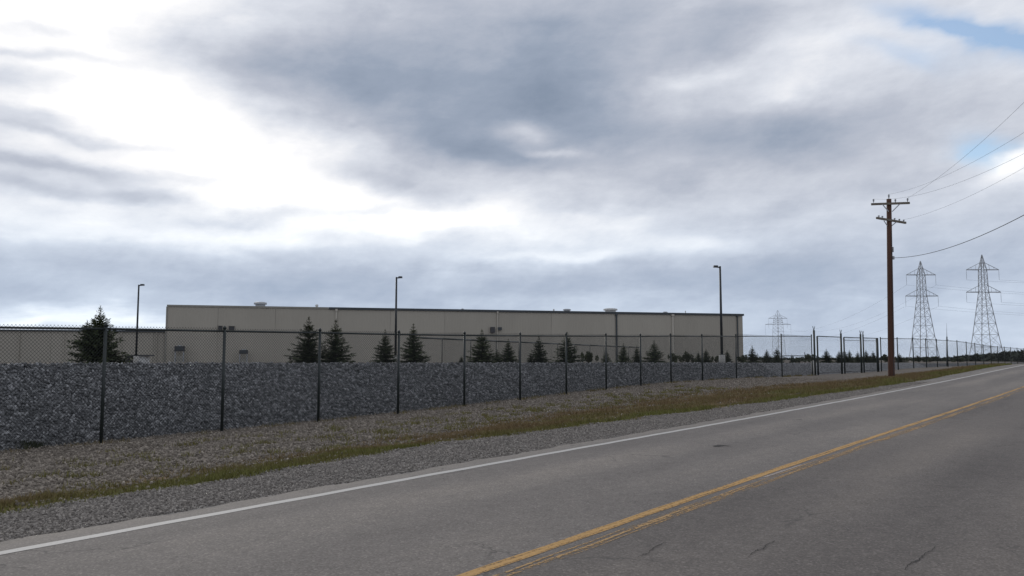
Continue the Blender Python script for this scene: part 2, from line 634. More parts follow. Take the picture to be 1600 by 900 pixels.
marking('white_edge_line', M['white_paint'], -30, 170, 7.19, 7.325, wob=.006)
marking('yellow_centre_line', M['yellow_paint'], -30, 170, 3.69, 3.80, wob=.004, drift=.12)
marking('worn_yellow_line', M['worn_yellow'], -30, 170, 3.46, 3.60, wob=.006, drift=.12)
marking('pale_paint_patch', M['pale_paint'], 9.7, 11.0, 3.70, 3.75)

for pts in ([(1168, 877), (1180, 868), (1190, 865), (1202, 856), (1214, 851)], [(1413, 896), (1425, 886), (1436, 880), (1447, 871), (1456, 865), (1464, 856)],
            [(1440, 763), (1468, 764), (1497, 766), (1530, 768)], [(997, 879), (1012, 872), (1024, 863), (1046, 852)], [(1116, 701), (1128, 699), (1146, 701)]):
    mb = MB()
    gp = []
    for i, (u, v) in enumerate(pts):
        t, q = hit(u, v)
        gp.append((t, q))
    fine_p = []
    for (a, b2), (c2, d2) in zip(gp[:-1], gp[1:]):
        for s_ in np.linspace(0, 1, 6)[:-1]:
            fine_p.append((a + (c2 - a) * s_ + random.uniform(-.012, .012), b2 + (d2 - b2) * s_ + random.uniform(-.012, .012)))
    wd = .075 if pts[0][1] == 701 else .0055
    vs = []
    for i, (t, q) in enumerate(fine_p):
        hw = wd * random.uniform(.5, 1.2) * (.35 + .65 * math.sin(math.pi * (i + .5) / len(fine_p)))
        z = float(zroad(t) + crown(q)) + .005
        vs += [P3(t - hw * .7, q - hw, z), P3(t + hw * .7, q + hw, z)]
    mb.add(vs, [(2 * i, 2 * i + 1, 2 * i + 3, 2 * i + 2) for i in range(len(fine_p) - 1)])
    mb.build('crack' if wd < .02 else 'tar_stain', M['crack'], road)

# ------------------------------------------------------------------ loose stones
CUBE = np.array([(x, y, z) for z in (-1, 1) for y in (-1, 1) for x in (-1, 1)], float)
CUBEF = np.array([(0, 2, 3, 1), (4, 5, 7, 6), (0, 1, 5, 4), (2, 6, 7, 3), (0, 4, 6, 2), (1, 3, 7, 5)])


def rand_rot(n):
    q = rng.normal(size=(n, 4))
    q /= np.linalg.norm(q, axis=1)[:, None]
    a, b, c, d = q.T
    return np.stack([np.stack([1 - 2 * (c * c + d * d), 2 * (b * c - a * d), 2 * (b * d + a * c)], -1),
                     np.stack([2 * (b * c + a * d), 1 - 2 * (b * b + d * d), 2 * (c * d - a * b)], -1),
                     np.stack([2 * (b * d - a * c), 2 * (c * d + a * b), 1 - 2 * (b * b + c * c)], -1)], 1)


def stones(P, size, flat=(.62, .45), jit=.45):
    n_ = len(P)
    v = CUBE[None] + rng.uniform(-jit, jit, (n_, 8, 3))
    v *= (np.stack([np.ones(n_), rng.uniform(flat[0] * .8, flat[0] * 1.3, n_), rng.uniform(flat[1] * .7, flat[1] * 1.3, n_)], -1) * size[:, None] * .5)[:, None, :]
    v = np.einsum('nij,nkj->nki', rand_rot(n_), v) + P[:, None, :]
    Fq = (CUBEF[None] + (np.arange(n_) * 8)[:, None, None]).reshape(-1, 4)
    return v.reshape(-1, 3), Fq


def tones(n_, p=1.6): return np.repeat(rng.uniform(0, 1, n_) ** p, 8)


# embankment of riprap behind the fence
def zbank(T, K):                # K 0 at the toe, 1 at the crest, 2 behind it
    zf, zc = zfence(T), zcrest(T)
    up = zf - .08 + (zc - zf + .08) * np.clip(K, 0, 1)
    return np.where(K > 1, zc + (PAD - .25 - zc) * (K - 1), up)


tb = np.concatenate([np.arange(-60, 0, 4.), np.arange(0, 60, .5), np.arange(60, 260, 2.)])
kb = np.array([-.06, 0, .2, .4, .6, .8, .95, 1, 1.05, 1.4, 2])
T, K = np.meshgrid(tb, kb, indexing='ij')
Q = np.where(K <= 1, 18.75 + (qcrest(T) - 18.75) * K, qcrest(T) + (K - 1) * 2.5)
Z = zbank(T, np.maximum(K, 0)) + np.where(K < 0, -.15, 0) + .02 * lump(T * 2, Q * 2)
i = np.arange(T.size).reshape(T.shape)
Fq = np.stack([i[:-1, :-1], i[1:, :-1], i[1:, 1:], i[:-1, 1:]], -1).reshape(-1, 4)[:, ::-1]
bank = props(link('embankment', np_mesh('embankment', W(T, Q, Z).reshape(-1, 3), Fq, M['bank'])), kind='structure')


def bank_points(n_, t0, t1):
    t = rng.uniform(t0, t1, n_)
    k = rng.uniform(-.04, 1.12, n_)
    q = np.where(k <= 1, 18.75 + (qcrest(t) - 18.75) * k, qcrest(t) + (k - 1) * 2.5)
    z = zbank(t, np.maximum(k, 0)) + rng.uniform(-.02, .025, n_)
    return W(t, q, z)


Vs, Fs, Ts = [], [], []
base = 0
for n_, t0, t1, s0, s1 in ((34000, 1.5, 16, .038, .11), (24000, 16, 32, .04, .115), (11000, 32, 52, .055, .13), (15000, 52, 95, .06, .12)):
    P = bank_points(n_, t0, t1)
    size = s0 + (s1 - s0) * rng.uniform(0, 1, n_) ** 2.2
    v, f_ = stones(P, size, (.60, .34))
    Vs.append(v), Fs.append(f_ + base), Ts.append(tones(n_, 2.0 if t0 < 50 else .32))
    base += len(v)
o = link('stone_mass', np_mesh('stone_mass', np.concatenate(Vs), np.concatenate(Fs), M['riprap'], {'tone': np.concatenate(Ts)}), bank)
o['kind'] = 'stuff'
stone_meshes = []
for k in range(10):
    v, f_ = stones(np.zeros((1, 3)), np.ones(1), (.60, .36))
    stone_meshes.append(np_mesh('stone', v, f_, M['riprap'], {'tone': np.full(8, rng.uniform(.05, .85))}))
P = bank_points(300, 3.5, 15)
for k in range(300):
    o = link('stone', stone_meshes[k % 10], bank)
    o.location = Vector(P[k]) + Vector((0, 0, .015))
    sz = random.uniform(.09, .135)
    o.scale = (sz, sz, sz)
    o.rotation_euler = (random.uniform(0, 6), random.uniform(0, 6), random.uniform(0, 6))


def scatter(n_, t0, t1, qf0, qf1, p=1.0):
    t = t0 + (t1 - t0) * rng.uniform(0, 1, n_) ** p
    q = qf0(t) + (qf1(t) - qf0(t)) * rng.uniform(0, 1, n_)
    return t, q


qlow = lambda t: np.interp(t, QLOW[:, 0], QLOW[:, 1])
qup = lambda t: np.interp(t, QUP[:, 0], QUP[:, 1])

# coarse brown gravel between the grass and the fence
t, q = scatter(95000, 1.5, 48, lambda t: qlow(t) + .3, lambda t: t * 0 + 18.9, 1.5)
keep = rng.uniform(0, 1, len(t)) < np.where(t < 14, np.clip(.12 + (q - qlow(t)) * .30, 0, 1), np.clip((q - qup(t)) * .7 + .9, .08, 1))
t, q = t[keep], q[keep]
size = .02 + .05 * rng.uniform(0, 1, len(t)) ** 2.8
v, f_ = stones(W(t, q, zg(t, q) + .006), size)
o = link('verge_gravel', np_mesh('verge_gravel', v, f_, M['pebble'], {'tone': tones(len(t), 1.5)}))
props(o, 'coarse brownish gravel between the grass strip and the fence', 'gravel', kind='stuff')
# crushed stone of the shoulder
t, q = scatter(85000, 1, 40, lambda t: t * 0 + 7.76, lambda t: qlow(t) + .15, 1.5)
size = .011 + .028 * rng.uniform(0, 1, len(t)) ** 2.8
v, f_ = stones(W(t, q, zg(t, q) + .004), size)
o = link('shoulder_gravel', np_mesh('shoulder_gravel', v, f_, M['crushed'], {'tone': tones(len(t), 1.3)}))
props(o, 'pale grey crushed stone shoulder beside the asphalt edge', 'gravel', kind='stuff')

# ------------------------------------------------------------------ grass
def vnoise(x, y):
    return .5 + .25 * (np.sin(x * .9 + 1.3 * np.sin(y * .7)) + np.sin(y * 1.9 + x * .37 + np.sin(x * 1.7)))


def blades(t, q, h, tone, wd=.006):
    n_ = len(t)
    wd = (wd * (1 + t * .035))[:, None]
    p = W(t, q, zg(t, q) - .003)
    a = rng.uniform(0, 2 * math.pi, n_)
    d = np.stack([np.cos(a), np.sin(a), 0 * a], -1)
    le = rng.normal(0, .45, (n_, 2)) * h[:, None]
    tip = p + np.stack([le[:, 0], le[:, 1], h], -1)
    v = np.stack([p - d * wd, p + d * wd, tip], 1).reshape(-1, 3)
    return v, np.arange(n_ * 3).reshape(-1, 3), np.repeat(tone, 3)


t, q = scatter(300000, 1.5, 75, lambda t: qlow(t) - .12, lambda t: qup(t) + .9, 1.7)
fr = (q - qlow(t)) / (qup(t) - qlow(t))
dens = np.clip((fr + .08) * 6, 0, 1) * np.clip((1.12 - fr) * 1.6, 0, 1)
dens *= np.clip((vnoise(t * 1.1, q * 2.2) - .15) * 2.6, .2, 1)
dens *= np.where(t < 16, np.clip(1.6 - fr * 1.3, .08, 1), 1)
keep = rng.uniform(0, 1, len(t)) < dens
t, q, fr = t[keep], q[keep], fr[keep]
tone = np.clip(.85 + .35 * np.clip((9 - t) / 4, 0, 1) - fr * 1.5 + (vnoise(t * .6 + 5, q * 1.4) - .5) * 1.1 + rng.normal(0, .18, len(t)), 0, 1)
h = rng.uniform(.02, .075, len(t)) * (.6 + .8 * vnoise(t * 2.3, q * 3.1)) * (1 + .018 * t)
v, f_, tn = blades(t, q, h, tone, .006)
o = link('verge_grass', np_mesh('verge_grass', v, f_, M['grass'], {'tone': tn}))
props(o, 'short green and dry brown grass strip along the gravel shoulder', 'grass', kind='stuff')
# sprigs in the gravel, each a little tuft of its own clump, uncountable
ct, cq = scatter(230, 2, 34, lambda t: qup(t) - .6, lambda t: t * 0 + 16.8)
t = np.repeat(ct, 40) + rng.normal(0, .12, 9200)
q = np.repeat(cq, 40) + rng.normal(0, .09, 9200)
v, f_, tn = blades(t, q, rng.uniform(.03, .13, 9200), rng.uniform(.4, 1, 9200), .007)
o = link('gravel_weeds', np_mesh('gravel_weeds', v, f_, M['grass'], {'tone': tn}))
props(o, 'sparse yellow green weeds sprouting through the verge gravel', 'weeds', kind='stuff')
t = np.concatenate([rng.uniform(4, 57, 5200), 48.19 + rng.normal(0, .35, 700)])
q = np.concatenate([18.3 + rng.normal(0, .10, 5200), 11.3 + rng.normal(0, .30, 700)])
keep = (vnoise(t * 3.1, q * 0 + 2) > .55) | (q < 15)
t, q = t[keep], q[keep]
v, f_, tn = blades(t, q, rng.uniform(.03, .16, len(t)), rng.uniform(0, .8, len(t)), .005)
o = link('fence_line_weeds', np_mesh('fence_line_weeds', v, f_, M['grass'], {'tone': tn}))
props(o, 'thin dry weeds along the fence foot and round the utility pole', 'weeds', kind='stuff')
wt_, wq_ = hit(45, 697)
root = empty('weed_clump', P3(wt_, wq_), 'dark green weed clump at the foot of the bank left of nearest fence post', 'weed')
t = wt_ + rng.normal(0, .11, 900)
q = wq_ + rng.normal(0, .12, 900)
v, f_, tn = blades(t, q, rng.uniform(.05, .16, 900), rng.uniform(.3, .9, 900), .009)
me = np_mesh('leaves', v - np.array(root.location), f_, M['leaf'], {'tone': tn * .6})
link('leaves', me, root)

# ------------------------------------------------------------------ chain link fence along the road
HF = np.array([(0, 2.52), (9, 2.5), (15, 2.45), (21, 2.36), (27, 2.27), (33, 2.2), (40, 2.25), (44, 2.33), (51, 2.5), (57, 2.62), (74, 2.75), (110, 2.92), (135, 2.6), (300, 2.5)])
QF = 18.3
BAY_W, BAY_H = 3.05, 2.4


def bay_mesh(name, pitch, wr_, width=BAY_W, height=BAY_H + .05):
    lines = []
    n_ = int((width + height) / pitch) + 1
    for k in range(n_):
        x0 = -height + k * pitch
        for sgn in (1, -1):
            a, b = (x0, 0.), (x0 + height, height)
            if a[0] < 0:
                a = (0., -x0)
            if b[0] > width:
                b = (width, width - x0)
            if b[0] - a[0] < .02:
                continue
            if sgn < 0:
                a, b = (width - a[0], a[1]), (width - b[0], b[1])
            lines.append((a, b, sgn))
    V, Fq = [], []
    for a, b, sgn in lines:
        d = Vector((b[0] - a[0], 0, b[1] - a[1])).normalized()
        nn = Vector((-d.z, 0, d.x))
        yy = Vector((0, 1, 0))
        bs = len(V)
        for p in (a, b):
            p = Vector((p[0], sgn * wr_ * .6, p[1]))
            for k in range(3):
                an = 2 * math.pi * k / 3
                V.append(tuple(p + nn * (wr_ * math.cos(an)) + yy * (wr_ * math.sin(an))))
        for k in range(3):
            Fq.append((bs + k, bs + (k + 1) % 3, bs + 3 + (k + 1) % 3, bs + 3 + k))
    return np_mesh(name, V, Fq, M['wire'])


BAY = bay_mesh('chain_link_mesh', .075, .0036)
BAY_FAR = bay_mesh('chain_link_mesh_far', .15, .0030)


def put_bay(me, parent, a, b, h):
    o = link('chain_link_mesh', me, parent)
    d = Vector(b) - Vector(a)
    X = d.normalized()
    Y = Vector((0, 0, 1)).cross(X).normalized()
    Z = X.cross(Y)
    o.location = Vector(a) - wloc(parent)
    o.rotation_euler = Matrix((X, Y, Z)).transposed().to_euler()
    o.scale = (d.length / BAY_W, 1, h / BAY_H)
    return o


def fence_run(root, posts, hts, rp=.038, me=BAY, far=None, cap=True, rail_r=.028):
    tops = []
    for p, h in zip(posts, hts):
        up = p + Vector((0, 0, h))
        o = MB().tube([p - Vector((0, 0, .15)), up + Vector((0, 0, .06))], rp, 8).build('post', M['vinyl'], root, True)
        if cap:
            MB().tube([up + Vector((0, 0, .055)), up + Vector((0, 0, .10)), up + Vector((0, 0, .14))], [rp * 1.25, rp * 1.1, .006], 8).build('post_cap', M['vinyl'], o, True)
        tops.append(up)
    for a, b, pa, pb, h in zip(tops[:-1], tops[1:], posts[:-1], posts[1:], hts):
        MB().tube([a, b], rail_r, 6).build('top_rail', M['vinyl'], root, True)
        hm = (a.z - pa.z + b.z - pb.z) / 2 - .01
        put_bay(me, root, pa + Vector((0, 0, .03)), pb + Vector((0, 0, .03)), hm)


def fh(t): return float(np.interp(t, HF[:, 0], HF[:, 1]))
tl = [9.08 - 3.05 * k for k in range(4, 0, -1)] + [9.08, 12.05, 15.04, 18.09, 21.16, 24.25, 27.25, 30.25, 33.23, 36.18, 39.67, 44.03, 51.13, 56.9]
tl = [t for t in tl if t > 2]
root = empty('chain_link_fence', P3(tl[0], QF), 'black chain-link fence in front of the dark riprap bank, left of the gate', 'fence', 'chain-link fences')
fence_run(root, [P3(t, QF, float(zfence(t))) for t in tl], [fh(t) for t in tl])
tr = [74.8, 80.6, 86.7, 92.4, 97.7, 103.4, 109.3, 115.3, 121.5, 128, 134.5, 141, 148, 155, 163, 172, 182, 194, 208, 224]
root = empty('chain_link_fence', P3(tr[0], QF), 'black chain-link fence running off to the right beyond the utility pole', 'fence', 'chain-link fences')
fence_run(root, [P3(t, QF, float(zfence(t))) for t in tr], [fh(t) for t in tr], rp=.05, me=BAY_FAR)

# gate: tall double posts with barbed arms, two leaves
root = empty('chain_link_gate', P3(57.4, QF), 'tall chain-link gate with paired posts and barb arms left of utility pole', 'gate')
for t, dh, r_ in ((57.45, .42, .075), (58.1, .02, .06), (63.6, .30, .075), (64.3, .02, .06), (68.8, .32, .075), (69.5, .30, .06), (73.7, .05, .11)):
    p = P3(t, QF, float(zfence(t)))
    h = fh(t) + dh
    o = MB().tube([p - Vector((0, 0, .2)), p + Vector((0, 0, h))], r_, 8).build('post', M['vinyl'], root, True)
    if dh > .1:
        for sg in (-1, 1):
            MB().beam(p + Vector((0, 0, h - .02)), p + Vector((SC * .22 * sg, CC * .22 * sg, h + .26)), .03).build('barb_arm', M['vinyl'], o)
p = P3(57.45, QF + .1, float(zfence(57.45)))
MB().tube([p - Vector((0, 0, .2)), p + Vector((-.05, 0, .95))], .11, 10).build('concrete_footing', M['concrete'], root, True)
for t0, t1 in ((58.2, 63.5), (64.4, 68.7), (69.6, 73.6)):
    a, b2 = P3(t0, QF, float(zfence(t0)) + .12), P3(t1, QF, float(zfence(t1)) + .12)
    h0, h1 = fh(t0) - .1, fh(t1) - .1
    ua, ub = a + Vector((0, 0, h0)), b2 + Vector((0, 0, h1))
    mb = MB().tube([a, b2], .03, 6).tube([ua, ub], .035, 6).tube([a, ua], .03, 6).tube([b2, ub], .03, 6)
    if t0 > 60:
        mb.tube([ua - Vector((0, 0, .22)), ub - Vector((0, 0, .22))], .02, 6)
    fr_ = mb.build('leaf_frame', M['vinyl'], root, True)
    put_bay(BAY_FAR, fr_, a, b2, h0)

# inner fence that runs up to the building
ip = [at(640, 563, 76), at(1000, 563, 137)]
a, b2 = Vector((ip[0].x, ip[0].y, PAD + EYE)), Vector((ip[1].x, ip[1].y, PAD + EYE))
root = empty('inner_fence', a, 'thin dark inner fence rail slanting down across the tan wall behind the spruces', 'fence')
ps = [a + (b2 - a) * (k / 12) for k in range(13)]
fence_run(root, ps, [2.45 - .03 * k / 12 for k in range(13)], rp=.04, me=BAY_FAR, cap=False, rail_r=.085)
a, b2 = at(1222, 568, 118), at(1276, 568, 118)
root = empty('low_rail', a, 'low dark pipe rail behind the young trees left of the gate', 'rail')
zt_ = at(1222, 556, 118).z
MB().tube([Vector((a.x, a.y, zt_)), Vector((b2.x, b2.y, zt_))], .06, 6).build('top_rail', M['vinyl'], root)
for k in range(4):
    p = a + (b2 - a) * (k / 3)
    MB().tube([Vector((p.x, p.y, PAD + EYE)), Vector((p.x, p.y, zt_ + (.55 if k == 2 else 0)))], .05, 6).build('post', M['vinyl'], root)
a, b2 = at(1046, 568, 120), at(1092, 568, 120)
root = empty('low_rail', a, 'low pale rail in front of the tan wall left of the tallest lamp post', 'rail')
zt_ = at(1046, 552.5, 120).z
MB().tube([Vector((a.x, a.y, zt_)), Vector((b2.x, b2.y, zt_))], .06, 6).build('top_rail', M['trim_pale'], root)
for k in range(3):
    p = a + (b2 - a) * (k / 2)
    MB().tube([Vector((p.x, p.y, PAD + EYE)), Vector((p.x, p.y, zt_))], .05, 6).build('post', M['trim_pale'], root)

# ------------------------------------------------------------------ the industrial building
A = at(262, 476, 136)
ZT = A.z
B_ = at(1160, 490.5, 136)
B_ = Vector((B_.x, B_.y, 0)) * ((ZT - EYE) / (B_.z - EYE))
A0 = Vector((A.x, A.y, 0))
E_ = (B_ - A0)
LEN = E_.length
E_.normalize()
NF = Vector((E_.y, -E_.x, 0))          # towards the camera
ZB = PAD + EYE - .2
UP = Vector((0, 0, 1))
DEPTH = 55.


def front(u):                          # distance along the front wall at photo column u
    a, _ = ray(u, 520)
    d = Vector((a, 1, 0))
    den = d.x * E_.y - d.y * E_.x
    k = (A0.x * E_.y - A0.y * E_.x) / den
    return (d * k - A0).dot(E_)


def fz(u, v):                          # height on the front wall at a pixel
    p = A0 + E_ * front(u)
    return at(u, v, p.y).z


def on_front(s_, z, out=0): return A0 + E_ * s_ + NF * out + UP * z


def ribbed(o, ex, nn, l0, l1, zb, zt, pitch=.5, dep=.022):
    v, f_ = [], []
    x = l0
    prof = []
    while x < l1 - 1e-3:
        for dx_, dd in ((0, 0), (.30, 0), (.36, dep), (.44, dep)):
            if x + dx_ < l1:
                prof.append((x + dx_, dd))
        x += pitch
    prof.append((l1, 0))
    for x, dd in prof:
        p = o + ex * x + nn * dd
        v += [p + UP * zb, p + UP * zt]
    for k in range(len(prof) - 1):
        f_.append((2 * k, 2 * k + 2, 2 * k + 3, 2 * k + 1))
    return MB().add(v, f_)


bld = empty('industrial_building', on_front(LEN / 2, PAD + EYE), 'long windowless tan metal-sided industrial building behind the riprap bank', 'building')
cuts = [0, front(340), front(430), front(525), front(610), front(695), front(777), front(862), front(963), front(1051), front(1152), LEN]
for a, b2 in zip(cuts[:-1], cuts[1:]):
    ribbed(A0, E_, NF, a, b2 - .03, ZB, ZT - .3).build('wall_panel', M['wall'], bld)
ribbed(B_, -NF, E_, 0, DEPTH, ZB, ZT - .3).build('side_wall', M['wall'], bld)
ribbed(A0, -NF, -E_, 0, DEPTH, ZB, ZT - .3).build('side_wall', M['wall'], bld)
ribbed(A0 - NF * DEPTH, E_, -NF, 0, LEN, ZB, ZT - .3).build('back_wall', M['wall'], bld)
rf = MB().box(on_front(LEN / 2, ZT - .36) - NF * DEPTH / 2, (LEN - .1, DEPTH - .1, .08), (E_, NF, UP)).build('roof', M['roof'], bld)
s1 = front(513)
MB().beam(on_front(-.1, ZT - .15, .02), on_front(s1, ZT - .15, .02), .22, .30).build('eave_trim', M['trim_pale'], bld)
MB().beam(on_front(s1 + .02, ZT - .18, .05), on_front(LEN + .25, ZT - .18, .05), .30, .38).build('eave_trim', M['trim'], bld)
MB().beam(on_front(LEN + .12, ZT - .2, -.12), on_front(LEN + .12, ZT - .2, -DEPTH), .24, .40).build('eave_trim', M['trim'], bld)
MB().beam(on_front(-.08, ZB, .02), on_front(-.08, ZT - .32, .02), .2).build('corner_trim', M['trim_pale'], bld)
for u, wd, mt in ((525, .24, 'spout'), (777, .16, 'spout'), (963, .30, 'trim'), (1051, .34, 'spout'), (1152, .22, 'trim')):
    s_ = front(u)
    top = ZT - (.46 if u > 513 else .3)
    o = MB().beam(on_front(s_, ZB, .14), on_front(s_, top, .14), wd, .14).build('downspout', M[mt], bld)
    MB().box(on_front(s_, top + .0, .16), (wd * 1.7, .24, .35), (E_, NF, UP)).build('rain_head', M[mt], o)
for u0, u1, v0, v1 in ((341, 347, 509.5, 515), (357.5, 366, 510, 515.5)):
    s0, s2 = front(u0), front(u1)
    zt, zb = fz(u0, v0), fz(u0, v1)
    o = MB().box(on_front((s0 + s2) / 2, (zt + zb) / 2, .16), (s2 - s0, .25, zt - zb), (E_, NF, UP)).build('wall_louver', M['louver'], bld)
    MB().box(on_front((s0 + s2) / 2, zt + .06, .22), (s2 - s0 + .12, .40, .08), (E_, NF, UP)).build('hood', M['trim_pale'], o)
s0 = front(772)
zt, zb = fz(772, 511), fz(772, 520)
o = MB().box(on_front(s0 - .35, (zt + zb) / 2, .3), (.75, .55, zt - zb), (E_, NF, UP)).build('wall_fan_box', M['louver'], bld)
MB().box(on_front(s0 + 1.0, zt - .28, .22), (.7, .40, .5), (E_, NF, UP)).build('wall_light', M['trim'], bld)
for u, wd, ht, mt in ((405, 2.2, .85, 'galv'), (495, .55, .6, 'unit'), (872, .3, .5, 'unit'), (893, 1.5, .55, 'galv'), (962, 2.7, .80, 'unit'), (1049, .9, .35, 'galv'), (1081, .2, .6, 'unit'), (727, .5, .3, 'galv')):
    s_ = front(u)
    c0 = on_front(s_, ZT - .33, -2.5)
    o = MB().tube([c0, c0 + UP * (ht * .75 + .3)], wd * .38, 12).build('roof_vent', M[mt], bld, False)
    MB().tube([c0 + UP * (ht * .55 + .3), c0 + UP * (ht * .9 + .3), c0 + UP * (ht + .34)], [wd * .5, wd * .5, wd * .32], 12).build('vent_hood', M[mt], o)

# low wing to the left, sharing the front line
ZW = fz(255, 516.5)
wing = empty('low_building_wing', on_front(-22, PAD + EYE), 'low tan wing with dark eave at the far left, below the tall building', 'building')
LW = 62.
x = -LW
while x < -.3:
    ribbed(A0 - NF * .3, E_, NF, x, min(x + 7.5, -.25) - .03, ZB, ZW - .2).build('wall_panel', M['wall'], wing)
    x += 7.5
ribbed(A0 - NF * .3 - E_ * LW, -NF, -E_, 0, 40, ZB, ZW - .2).build('side_wall', M['wall'], wing)
ribbed(A0 - NF * 40.3 - E_ * LW, E_, -NF, 0, LW - .3, ZB, ZW - .2).build('back_wall', M['wall'], wing)
MB().box(on_front(-LW / 2 - .1, ZW - .25, -20.4), (LW - .4, 39.8, .08), (E_, NF, UP)).build('roof', M['roof'], wing)
MB().beam(on_front(-LW - .1, ZW - .14, -.22), on_front(-.22, ZW - .14, -.22), .30, .24).build('eave_trim', M['trim'], wing)
for u in (30, 100, 190, 245):
    s_ = front(u)
    MB().beam(on_front(s_, ZB, -.18), on_front(s_, ZW - .3, -.18), .14, .12).build('downspout', M['wall'], wing)
# cooling units standing before the wall
for u, v0, v1, wd, lab in ((283, 541, 549, 1.5, 'grey cooling unit on a stand before the tan wall left of second fence post'), (382, 547, 553, 1.35, 'small dark cooling unit before the tan wall right of second fence post')):
    s_ = front(u)
    zt, zb = fz(u, v0), fz(u, v1)
    r0 = empty('cooling_unit', on_front(s_, PAD + EYE, 1.2), lab, 'cooling unit', 'cooling units before the wall')
    o = MB().box(on_front(s_, (zt + zb) / 2, 1.2), (wd, .9, zt - zb), (E_, NF, UP)).build('casing', M['louver'], r0)
    MB().tube([on_front(s_, zt, 1.2), on_front(s_, zt + .12, 1.2)], .36, 12).build('fan_ring', M['galv'], o)
    MB().box(on_front(s_, (zt + zb) / 2, 1.67), (wd * .75, .04, (zt - zb) * .6), (E_, NF, UP)).build('grille', M['trim'], o)
    for sg in (-1, 1):
        for so in (-.35, .35):
            MB().beam(on_front(s_ + sg * wd * .42, ZB, 1.2 + so), on_front(s_ + sg * wd * .42, zb, 1.2 + so), .1).build('leg', M['galv'], r0)
    MB().box(on_front(s_ + .05, ZB + (zb - ZB) * .3, 1.2), (wd * .7, .6, (zb - ZB) * .6), (E_, NF, UP)).build('base_cabinet', M['trim_pale'], r0)
# low cabinets under a dark lid beside the left lamp
c0, c1 = at(197, 568, 92), at(236, 568, 92)
zt = at(215, 554.5, 92).z
r0 = empty('utility_shelter', Vector(((c0.x + c1.x) / 2, 92, PAD + EYE)), 'low dark lidded cabinet showing over the bank by the left lamp post', 'cabinet')
xm, wd = (c0.x + c1.x) / 2, c1.x - c0.x
MB().box((xm, 92, zt - .06), (wd, 1.6, .14)).build('lid', M['louver'], r0)
MB().box((xm - wd * .32, 92, (zt + PAD + EYE) / 2 - .07), (wd * .25, 1.3, zt - PAD - EYE - .15)).build('cabinet', M['louver'], r0)
MB().box((xm + wd * .12, 92.1, (zt + PAD + EYE) / 2 - .07), (wd * .42, 1.2, zt - PAD - EYE - .15)).build('cabinet', M['unit'], r0)

# ------------------------------------------------------------------ lamp posts
for u, vtop, Y, sg, lab in ((217, 444, 78, 1, 'slim dark lamp post standing left of the tall building'),
                            (619.5, 432, 70, 1, 'slim dark lamp post in front of the middle of the building'),
                            (1125, 415, 62, -1, 'tallest dark lamp post on concrete base near building right end')):
    tp = at(u, vtop, Y)
    p = Vector((tp.x, tp.y, PAD + EYE))
    r0 = empty('lamp_post', p, lab, 'lamp post', 'parking lot lamp posts')
    H = tp.z - p.z
    MB().tube([p - UP * .2, p + UP * (.75 if u < 1000 else .78)], [.26, .24], 12).build('concrete_base', M['concrete'], r0, True)
    MB().box(p + UP * .80, (.34, .34, .05)).build('base_plate', M['lamp_metal'], r0)
    MB().tube([p + UP * .8, p + UP * (H - .05)], [.105, .075], 8).build('pole', M['lamp_metal'], r0, True)
    MB().box(p + UP * (H - .12) + Vector((sg * .14, 0, 0)), (.22, .07, .09)).build('arm', M['lamp_metal'], r0)
    hd = MB()
    hx = p + Vector((sg * .33, 0, H - .06))
    hd.add([hx + Vector((i * .17 * (1 if k < 0 else .85), j * .14 * (1 if k < 0 else .8), k * .07)) for k in (-1, 1) for j in (-1, 1) for i in (-1, 1)], [(0, 2, 3, 1), (4, 5, 7, 6), (0, 1, 5, 4), (2, 6, 7, 3), (0, 4, 6, 2), (1, 3, 7, 5)])
    o = hd.build('lamp_head', M['lamp_metal'], r0)
    MB().box(hx - UP * .08, (.26, .2, .015)).build('lens', M['lens'], o)

# ------------------------------------------------------------------ utility pole and its wires
PY = 45.07
pb = P3(48.19, 11.3)
top = at(1389, 311, PY)
pole = empty('utility_pole', pb, 'reddish brown wooden utility pole with two crossarms beside the road', 'utility pole')
ax = Vector((top.x - pb.x, 0, top.z - pb.z))
tip = Vector((top.x, pb.y, top.z))
pw = lambda z: pb + ax * ((z - pb.z) / ax.z)
MB().tube([pb - UP * .3, pb + ax * .02, pb + ax * .5, tip], [.175, .17, .15, .125], 14).build('pole', M['wood'], pole, True)


def insulator(p, parent, h=.16):
    return MB().tube([p, p + UP * h * .3, p + UP * h * .45, p + UP * h * .6, p + UP * h * .75, p + UP * h], [.018, .018, .055, .035, .055, .03], 8).build('insulator', M['insul'], parent, True)


z1 = at(1389, 319.5, PY).z
l, r_ = at(1359.5, 320, PY), at(1419, 318, PY)
f_off = Vector((0, -.17, 0))
arm = MB().beam(Vector((l.x, pb.y, l.z)) + f_off, Vector((r_.x, pb.y, r_.z)) + f_off, .09, .115).build('crossarm', M['arm_wood'], pole)
ins = []
for u, v in ((1363, 317.5), (1397, 317.5), (1416, 316.2)):
    p = at(u, v, PY)
    p = Vector((p.x, pb.y, p.z)) + f_off
    insulator(p, arm, .2)
    ins.append(p + UP * .2)
p = tip + UP * 0
insulator(p, pole, .26)
ins.append(p + UP * .26)
for sg in (-1, 1):
    q0 = pw(z1 - .42) + Vector((sg * .10, -.16, 0))
    MB().beam(q0, Vector((pw(z1).x + sg * .46, pb.y - .235, z1 - .04)), .022, .05).build('brace', M['galv'], arm)
z2 = at(1389, 344.5, PY).z
d2 = Vector((.94, .34, 0))
mid = pw(z2) + Vector((.12, .05, 0)) + Vector((-.10, -.14, 0))
a, b2 = mid - d2 * .95 + UP * .075, mid + d2 * 1.08 - UP * .085
arm2 = MB().beam(a, b2, .09, .11).build('crossarm', M['arm_wood'], pole)
for k in (.08, .2, .62, .78, .93):
    p = a + (b2 - a) * k + UP * .05
    insulator(p, arm2, .11)
    if k == .93:
        ins.append(p + UP * .1)
